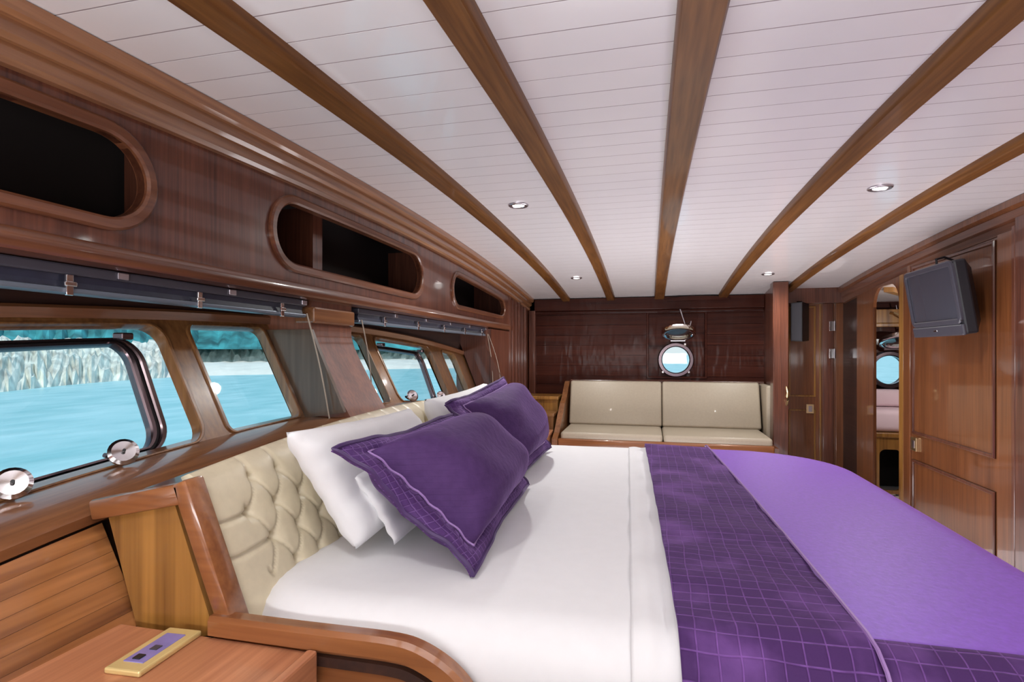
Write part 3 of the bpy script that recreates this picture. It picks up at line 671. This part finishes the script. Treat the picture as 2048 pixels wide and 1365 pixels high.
# tufted headboard
BT = []
BROWS = ((-.272, 1.034), (-.334, .990), (-.396, 1.034), (-.458, 1.078)); BSP = .088
for zz, y in BROWS:
    while y < NY1 - .08:
        BT.append((y, zz)); y += BSP
def hbx(z): return -.872 + (-.245 - z) * .43
def tuft(y, z, top, bot=-.56):
    d = .0
    for by, bz in BT:
        if abs(y - by) < .06 and abs(z - bz) < .06:
            r = math.hypot(y - by, z - bz)
            d += .020 * math.exp(-(r / .006) ** 2) + .012 * math.exp(-(r / .018) ** 2)
    def crease(e, w): return math.exp(-(e / w) ** 2)
    if -.458 <= z <= -.272 and .98 < y < NY1 - .07:
        for q in ((y - .990) / (BSP / 2) + (z + .334) / .062, (y - .990) / (BSP / 2) - (z + .334) / .062):
            d += .0065 * crease(abs(((q + 1) % 2) - 1), .085)
    elif z < -.458 and y > 1.0:
        d += .010 * crease(abs((((y - 1.078) / BSP + .5) % 1) - .5) * BSP, .006)
    elif z > -.272 and y > 1.0:
        d += .006 * crease(abs((((y - 1.034) / BSP + .5) % 1) - .5) * BSP, .006)
    for zz, y1, sl in ((-.334, .992, .03), (-.396, 1.036, .06)):
        if y < y1: d += .010 * crease(z - zz - (y - y1) * sl, .0045)
    edge = min(y - NY0, NY1 - y, top - z)
    puff = .030 * (1 - math.exp(-max(0, edge) / .018))
    return puff - d
rows = []
NYs, NZs = 420, 84
for i in range(NYs + 1):
    y = NY0 + .012 + (NY1 - NY0 - .012) * i / NYs; t_ = hb_top(y); col = []
    col.append((hbx(t_) - .022, y, t_ - .004)); col.append((hbx(t_) - .006, y, t_ + .003))
    for j in range(NZs + 1):
        z = t_ + (-.60 - t_) * j / NZs
        col.append((hbx(z) + tuft(y, z, t_), y, z))
    col.append((hbx(-.60) - .022, y, -.60))
    rows.append(col)
hb = obj('headboard', loft(rows), M['leather'], bed, 'all')
for by, bz in BT:
    if bz < hb_top(by) - .02:
        x = hbx(bz) - .001
        obj('button', lathe([(.0055, 0), (.005, .003), (.002, .005)], (x, by, bz), (1, 0, .4), 8), M['leather'], hb, True)
# end panel of the headboard (camera side) and its twin
def hb_end(y0, y1, front):
    A, B_, D_, E_ = (-1.066, -.292), (-.872, -.250), (-.766, -.50), (-.955, -.57)
    obj('end_panel', prism([(-1.05, -.30), (-.89, -.268), (-.79, -.53), (-.96, -.57)], lambda p: (p[0], y0 + .008, p[1]), lambda p: (p[0], y1, p[1])), M['golden'], bed)
    def strip(P, Q, w, z, nm, yo=.0):
        P, Q = Vector((P[0], 0, P[1])), Vector((Q[0], 0, Q[1])); t = (Q - P).normalized(); nn = Vector((-t.z, 0, t.x)) * w
        pts = [(P.x, P.z), (Q.x, Q.z), (Q.x + nn.x, Q.z + nn.z), (P.x + nn.x, P.z + nn.z)]
        vf = prism(pts, lambda p: (p[0], y0 - yo, p[1]), lambda p: (p[0], y1, p[1]))
        bm = bmesh.new(); vv = [bm.verts.new(p) for p in vf[0]]; [bm.faces.new([vv[i] for i in f]) for f in vf[1]]
        bmesh.ops.recalc_face_normals(bm, faces=bm.faces)
        bmesh.ops.bevel(bm, geom=bm.edges[:], offset=.006, segments=2, profile=.5, affect='EDGES'); bm.verts.index_update()
        r = ([v.co.copy() for v in bm.verts], [tuple(v.index for v in f.verts) for f in bm.faces]); bm.free()
        return r
    obj('end_cap', strip((-1.07, -.292), (-.855, -.246), -.040, 0, '', .012), M['rail'], bed, True)
    obj('end_stile', strip((-.872, -.250), (-.764, -.515), .0 + .036, 0, '', .012) , M['rail'], bed, True)
hb_end(.864, .898, True)
hb_end(NY1 + .005, NY1 + .04, False)
obj('back_shelf', loft([[(-1.066, y, hb_top(y) - .06), (-.93, y, hb_top(y) - .045), (-.93, y, hb_top(y) - .065), (-1.066, y, hb_top(y) - .08)] for y in ysamp(.90, NY1, 10)]), M['mahogany_y'], bed)
# side rail with the curved end
def rail_curve(): 
    P = [(-.775, -.497), (-.60, -.496), (-.46, -.494)]
    K = [(-.43, -.494), (-.39, -.497), (-.355, -.508), (-.322, -.526), (-.296, -.550), (-.276, -.582), (-.262, -.62), (-.25, -.68), (-.245, -.80), (-.245, -1.0)]
    for a in range(len(K) - 1):                              # Catmull-Rom through the bend
        p0, p1, p2, p3 = [Vector(K[max(0, min(len(K) - 1, a + d))]) for d in (-1, 0, 1, 2)]
        for t in (0, .25, .5, .75):
            P.append(tuple(.5 * (2*p1 + (p2 - p0)*t + (2*p0 - 5*p1 + 4*p2 - p3)*t*t + (3*p1 - p0 - 3*p2 + p3)*t**3)))
    P.append(K[-1])
    return P
RC = rail_curve(); rings_ = []
for i, (x, z) in enumerate(RC):
    a, b_ = RC[max(i - 1, 0)], RC[min(i + 1, len(RC) - 1)]
    t = Vector((b_[0] - a[0], b_[1] - a[1])).normalized(); nx, nz_ = -t.y, t.x
    pr = [(.838, -.016), (.838, .010), (.844, .018), (.866, .018), (.872, .010), (.872, -.016)]
    rings_.append([(x + nx * h, y, z + nz_ * h) for y, h in pr])
obj('side_rail', loft(rings_), M['rail'], bed, True)
obj('side_panel', prism([(x, z - .012) for x, z in RC] + [(-.245, ZF + .01), (-.775, ZF + .01)], lambda p: (p[0], .853, p[1]), lambda p: (p[0], .868, p[1])), M['rail'], bed)
# inner moulding set below the rail, following its curve; its dark colour paints the shadow there
rings_ = []
for i, (x, z) in enumerate(RC[:-1]):
    a, b_ = RC[max(i - 1, 0)], RC[min(i + 1, len(RC) - 1)]
    t = Vector((b_[0] - a[0], b_[1] - a[1])).normalized(); nx, nz_ = -t.y, t.x
    rings_.append([(x + nx * h, y, z + nz_ * h) for y, h in ((.842, -.045), (.842, -.028), (.854, -.028), (.854, -.045))])
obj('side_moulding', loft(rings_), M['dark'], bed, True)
obj('side_board', box(-.245, .80, .885, .905, ZF + .01, -.80), M['rail'], bed)
obj('base', box(-.76, .74, .92, 2.74, ZF, -.765), M['mahogany'], bed)

# ------------------------------------------------------------------ bedside shelf with fiddle and switch plate
ns = thing('bedside_shelf', 'reddish varnished bedside shelf in the near left corner with a raised front lip', 'shelf', (-.78, .5, ZF))
obj('top', box(-.992, -.568, .0, .848, -.545, -.520, .003), M['table'], ns)
obj('lip', box(-.568, -.548, .0, .836, -.585, -.508, .005), M['table'], ns)
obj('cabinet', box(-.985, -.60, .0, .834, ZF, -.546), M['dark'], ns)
pp = thing('switch_plate', 'gilt framed switch plate with a lilac display on the bedside shelf', 'switch', (-.826, .778, -.52))
ang_ = math.atan2(-.79 + .796, .837 - .711)
pc_ = Vector((-.826, .778, 0)); ca, sa_ = math.cos(.06), math.sin(.06)
def PP(u, v, w): return Vector((pc_.x + u * ca - v * sa_, pc_.y + u * sa_ + v * ca, -.520 + w))
b0 = box(-.034, .034, -.068, .068, 0, .010, .003); obj('plate', ([PP(*p) for p in b0[0]], b0[1]), M['gilt'], pp)
b0 = box(-.019, .019, -.046, .046, .009, .0115, .0008); obj('display', ([PP(*p) for p in b0[0]], b0[1]), M['lilac'], pp)
b0 = box(-.008, .006, -.040, -.026, .0112, .0135, .0006); obj('knob', ([PP(*p) for p in b0[0]], b0[1]), M['black'], pp)
b0 = box(-.004, .010, -.010, .004, .0112, .0130, .0006); obj('knob', ([PP(*p) for p in b0[0]], b0[1]), M['tvgrey'], pp)

# ------------------------------------------------------------------ mattress and bedding: cloth laid over a rounded slab
BX0, BX1, BY0, BY1 = -.80, .80, .880, 2.78; BTOP = -.462
def core(px, py, grow, rr):
    """nearest point of the inset rounded rectangle, outward normal and distance beyond it"""
    x0, x1, y0, y1 = BX0 - grow + rr, BX1 + grow - rr, BY0 - grow + rr, BY1 + grow - rr
    cx = (x0 + x1) / 2; cy = (y0 + y1) / 2
    foot = px > cx
    R = (.34 if py > cy else .20) if foot else .11
    qx = abs(px - cx) - ((x1 - x0) / 2 - R); qy = abs(py - cy) - ((y1 - y0) / 2 - R)
    sx = 1 if px > cx else -1; sy = 1 if py > cy else -1
    if qx > 0 and qy > 0:
        L = math.hypot(qx, qy); return L - R, Vector((sx * qx / L, sy * qy / L))
    if qx > qy: return qx - R, Vector((sx, 0))
    return qy - R, Vector((0, sy))
def lay(px, py, grow, rr, drop=.36, crown=.012):
    d, nrm = core(px, py, grow, rr)
    cz_ = crown * max(0, 1 - ((px - 0) / .9) ** 2) * max(0, 1 - ((py - 1.83) / 1.0) ** 2)
    top = BTOP + grow + cz_
    if d <= 0: return Vector((px, py, top))
    base = Vector((px, py, 0)) - Vector((nrm.x, nrm.y, 0)) * d
    a = d / rr
    if a < PI / 2:
        o = rr * math.sin(a); z = rr * (1 - math.cos(a))
    else:
        o = rr; z = min(drop, rr + d - rr * PI / 2)
    return Vector((base.x + nrm.x * o, base.y + nrm.y * o, top - z))
def cloth(fn_uv, nu, nv, grow, rr, drop=.36, wob=None):
    V, F = [], []
    for i in range(nu + 1):
        for j in range(nv + 1):
            px, py = fn_uv(i / nu, j / nv); p = lay(px, py, grow, rr, drop)
            if wob: p = p + wob(px, py, p)
            V.append(p)
    for i in range(nu):
        for j in range(nv):
            a = i * (nv + 1) + j; F.append((a, a + 1, a + nv + 2, a + nv + 1))
    return V, F
def thicken(o, t):
    md = o.modifiers.new('thickness', 'SOLIDIFY'); md.thickness = t; md.offset = -1; return o
EXT = .30
mt = obj('mattress', cloth(lambda u, v: (BX0 - EXT + u * (BX1 - BX0 + 2 * EXT), BY0 - EXT + v * (BY1 - BY0 + 2 * EXT)), 90, 90, 0, .075, .29), M['linen'], None, 'all')
tag(mt, 'thick bed mattress wrapped in a taut white sheet', 'mattress')
RR = .10
# turned-back edge of the white top sheet left of the plum band
def skew_l(py): return .05 - .07 * (py - .82) / 1.96        # left edge of the plum band
def skew_r(py): return .325 - .063 * (py - 1.0) / 1.68      # right edge of the plum band
ts = obj('top_sheet', cloth(lambda u, v: (skew_l(BY0 - .24 + v * 2.38) - .075 + u * .14, BY0 - .24 + v * 2.38), 22, 90, .006, .079, .33,
     lambda px, py, p: Vector((0, 0, .0035 * math.sin((px - skew_l(py)) * 95) * (1 - .6 * (py - 1) / 2) + .003 * math.sin(py * 23)))), M['linen'], None, 'all')
tag(thicken(ts, .004), 'folded edge of the white top sheet beside the plum band', 'sheet')
cv = thing('coverlet', 'violet bedspread with a quilted plum band folded back across the bed', 'bedspread', (.42, 1.8, BTOP))
NEAR = .958
spread = obj('spread', cloth(lambda u, v: (.10 + u * (BX1 + .30 - .10), NEAR + v * (BY1 + .30 - NEAR)), 70, 100, .012, RR, .36), M['spread'], cv, 'all')
thicken(spread, .006)
dr = obj('side_drape', cloth(lambda u, v: (.10 + u * (BX1 + .30 - .10), BY0 - .30 + v * (NEAR + .012 - BY0 + .30)), 70, 40, .014, RR, .36,
     lambda px, py, p: Vector((0, -.012 * max(0, (1.0 - py)) / .1 * (.5 + .5 * math.sin(px * 21)) * .5, 0))), M['quilt'], cv, 'all', label='quilted plum side of the bedspread hanging at the near edge')
thicken(dr, .006)
def band_uv(u, v):
    py = BY0 - .30 + v * (BY1 - BY0 + .58); a, b_ = skew_l(py), skew_r(py)
    return a + u * (b_ - a), py
bd = obj('fold_band', cloth(band_uv, 44, 160, .024, RR, .37, lambda px, py, p: Vector((0, 0, .003 * math.sin(py * 17 + px * 9) + .002 * math.sin(py * 41)))), M['quilt'], cv, 'all', label='quilted plum velvet band')
thicken(bd, .008)
obj('band_edge', tube([lay(skew_r(q), q, .027, RR) for q in ysamp(BY0 - .1, BY1 + .1, 60)], .0035, 6), M['piping'], cv, True)

# ------------------------------------------------------------------ pillows
def pillow(name, label, BL, BR, TL, TR, T, cover, flange=None, group=None, piping=None, seed=1, belly=.0):
    BL, BR, TL, TR = map(Vector, (BL, BR, TL, TR))
    rnd = random.Random(seed); ph = [rnd.uniform(0, 6) for _ in range(8)]
    ctr = (BL + BR + TL + TR) / 4
    ex = ((BR - BL) + (TR - TL)); ez = ((TL - BL) + (TR - BR)); nrm = ex.cross(ez).normalized()
    if nrm.x < 0: nrm = -nrm
    def base(u, v):
        s, t = (u + 1) / 2, (v + 1) / 2
        return BL * (1-s)*(1-t) + BR * s*(1-t) + TL * (1-s)*t + TR * s*t
    t = thing(name, label, 'pillow', BL.lerp(BR, .5), group)
    def P(u, v, side, lim):
        au, av = u * lim, v * lim
        pin = .055
        uu = au * (1 - pin * (1 - av * av)) ; vv = av * (1 - pin * (1 - au * au))
        e = max(0, (1 - u ** 4) * (1 - v ** 4)) ** .44
        w = .0055 * (math.sin(4 * u + ph[0] + 2 * v) + math.sin(5 * v + ph[1] - 2.4 * u) + .4 * math.sin(11 * u * v + ph[2])) * e
        # radiating puckers near the seam
        pk = .0025 * math.sin(17 * (u if abs(v) > abs(u) else v) + ph[3]) * max(abs(u), abs(v)) ** 6
        return base(uu, vv) + nrm * (side * (T * e + (w if side > 0 else 0)) + pk + belly * (1 - u*u) * (1 - v*v))
    N = 36; V, F = [], []; lim = .86 if flange else 1.0
    def g(i): 
        q = -1 + 2 * i / N
        return math.copysign(abs(q) ** .75, q)
    for side in (1, -1):
        b0_ = len(V)
        for i in range(N + 1):
            for j in range(N + 1): V.append(P(g(i), g(j), side, lim))
        for i in range(N):
            for j in range(N):
                a = b0_ + i * (N + 1) + j; q = (a, a + 1, a + N + 2, a + N + 1)
                F.append(q if side > 0 else q[::-1])
    # stitch front and back along the rim
    n1 = (N + 1) ** 2; rim = [(i, 0) for i in range(N)] + [(N, j) for j in range(N)] + [(N - i, N) for i in range(N)] + [(0, N - j) for j in range(N)]
    idx = [i * (N + 1) + j for i, j in rim]
    for a, b_ in zip(idx, idx[1:] + idx[:1]): F.append((a, b_, b_ + n1, a + n1))
    bm = bmesh.new(); vv = [bm.verts.new(p) for p in V]
    for f in F:
        try: bm.faces.new([vv[i] for i in f])
        except ValueError: pass
    bmesh.ops.remove_doubles(bm, verts=bm.verts, dist=1e-4); bm.verts.index_update()
    vf = ([v.co.copy() for v in bm.verts], [tuple(v.index for v in f.verts) for f in bm.faces]); bm.free()
    obj('cover', vf, M[cover], t, 'all')
    if flange:
        rin, rout = [], []
        for i, j in rim:
            u, v = g(i), g(j)
            a = P(u, v, 1, lim); rin.append(a)
            wv = .009 * math.sin(5 * (u if abs(v) > abs(u) else v) + ph[4]) + .002 * math.sin(17 * (u if abs(v) > abs(u) else v) + ph[5])
            o_ = base(u * 1.06 * (1 - .05 * (1 - v*v)), v * 1.06 * (1 - .05 * (1 - u*u))) + nrm * (wv - .010)
            rout.append(o_)
        mid = [a.lerp(b_, .5) + nrm * .004 for a, b_ in zip(rin, rout)]
        back = [p - nrm * .008 for p in rout]; backi = [p - nrm * .008 for p in rin]
        obj('flange', loft([rin, mid, rout, back, backi], loop=True), M[flange], t, 'all')
        rin2 = rin + rin[:1]
        obj('stitching', tube([p + nrm * .003 for p in rin2], .0028, 6), M['piping'], t, True)
        obj('hem', tube(rout + rout[:1], .005, 6), M['purple'], t, True)
    return t
pillow('pillow', 'large white pillow against the near half of the tufted headboard', (-.62, 1.09, -.43), (-.64, 1.72, -.43), (-.725, .99, -.165), (-.77, 1.68, -.185), .065, 'linen', seed=3)
pillow('pillow', 'white pillow against the far half of the headboard, mostly hidden by a plum sham', (-.66, 1.86, -.43), (-.66, 2.52, -.43), (-.785, 1.86, -.17), (-.75, 2.48, -.145), .07, 'linen', seed=5)
pillow('pillow', 'flat white pillow in the shade right behind the near plum sham', (-.545, 1.12, -.425), (-.545, 1.72, -.425), (-.66, 1.10, -.25), (-.66, 1.70, -.25), .022, 'linen', seed=8)
pillow('pillow', 'flat white pillow showing its edge under the far plum sham', (-.545, 1.86, -.43), (-.54, 2.52, -.43), (-.69, 1.88, -.27), (-.68, 2.46, -.27), .018, 'linen', seed=9)
pillow('pillow_sham', 'large plum velvet sham in front with a crushed velvet border', (-.345, 1.08, -.435), (-.385, 1.77, -.425), (-.59, 1.0, -.19), (-.575, 1.60, -.19), .115, 'sham_quilt', 'trimvel', 'plum velvet shams', seed=2, belly=.02)
pillow('pillow_sham', 'plum velvet sham behind the front one, nearer the settee', (-.43, 1.81, -.43), (-.44, 2.49, -.425), (-.665, 1.83, -.175), (-.625, 2.42, -.115), .098, 'sham_quilt', 'trimvel', 'plum velvet shams', seed=6, belly=.02)

# ------------------------------------------------------------------ outside: sea, rocky shore, beach, hill
SEA = -2.4
sea = struct('sea', ([(-500, -300, SEA), (500, -300, SEA), (500, 500, SEA), (-500, 500, SEA)], [(0, 1, 2, 3)]), M['sea'])
def dirw(px):
    u = (px - 1024) / 1104.7; th = math.radians(13.9); return Vector((math.cos(th) * u - math.sin(th), math.sin(th) * u + math.cos(th), 0))
SHORE = [(-500, 27), (-200, 29), (0, 33), (130, 40), (260, 48), (400, 56), (560, 60), (760, 78), (940, 85), (1060, 95)]
def shore(px):
    for (a, da), (b_, db) in zip(SHORE, SHORE[1:]):
        if px <= b_: return da + (db - da) * (px - a) / (b_ - a)
    return SHORE[-1][1]
def band_mesh(px0, px1, n, rows, jit, seed):
    rr_ = random.Random(seed); V, F = [], []
    for i in range(n + 1):
        px = px0 + (px1 - px0) * i / n; dv = dirw(px); d = shore(px)
        for k, (dd, z) in enumerate(rows):
            j = jit if 0 < k else .3 * jit
            V.append(dv * (d + dd + rr_.uniform(-j, j)) + Vector((0, 0, SEA + z + (rr_.uniform(-j, j) * .8 if k else -.2))))
    m_ = len(rows)
    for i in range(n):
        for k in range(m_ - 1):
            a = i * m_ + k; F.append((a, a + 1, a + m_ + 1, a + m_))
    return V, F
struct('rocky_shore', band_mesh(-500, 330, 130, [(0, 0), (.6, .7), (1.4, 1.3), (2.4, 1.9), (3.6, 2.4), (5, 2.9), (7, 3.3), (10, 3.5)], .42, 3), M['rock'])
struct('beach', band_mesh(330, 1060, 60, [(0, 0), (2, .5), (5, .9), (8, 1.15), (12, 1.3)], .12, 4), M['beach'])
struct('rock_ledge', band_mesh(330, 1060, 120, [(11, 1.0), (12, 1.9), (13, 2.6), (15, 3.1), (18, 3.4)], .4, 7), M['rock'])
struct('hillside', band_mesh(-500, 1060, 120, [(10, 3.0), (14, 4.6), (22, 8), (34, 14), (60, 24)], .8, 5), M['hill'])

# ------------------------------------------------------------------ lift the whole scene so that the floor lies at z = 0
for o in list(C.objects):
    if o.parent is None: o.location.z += H
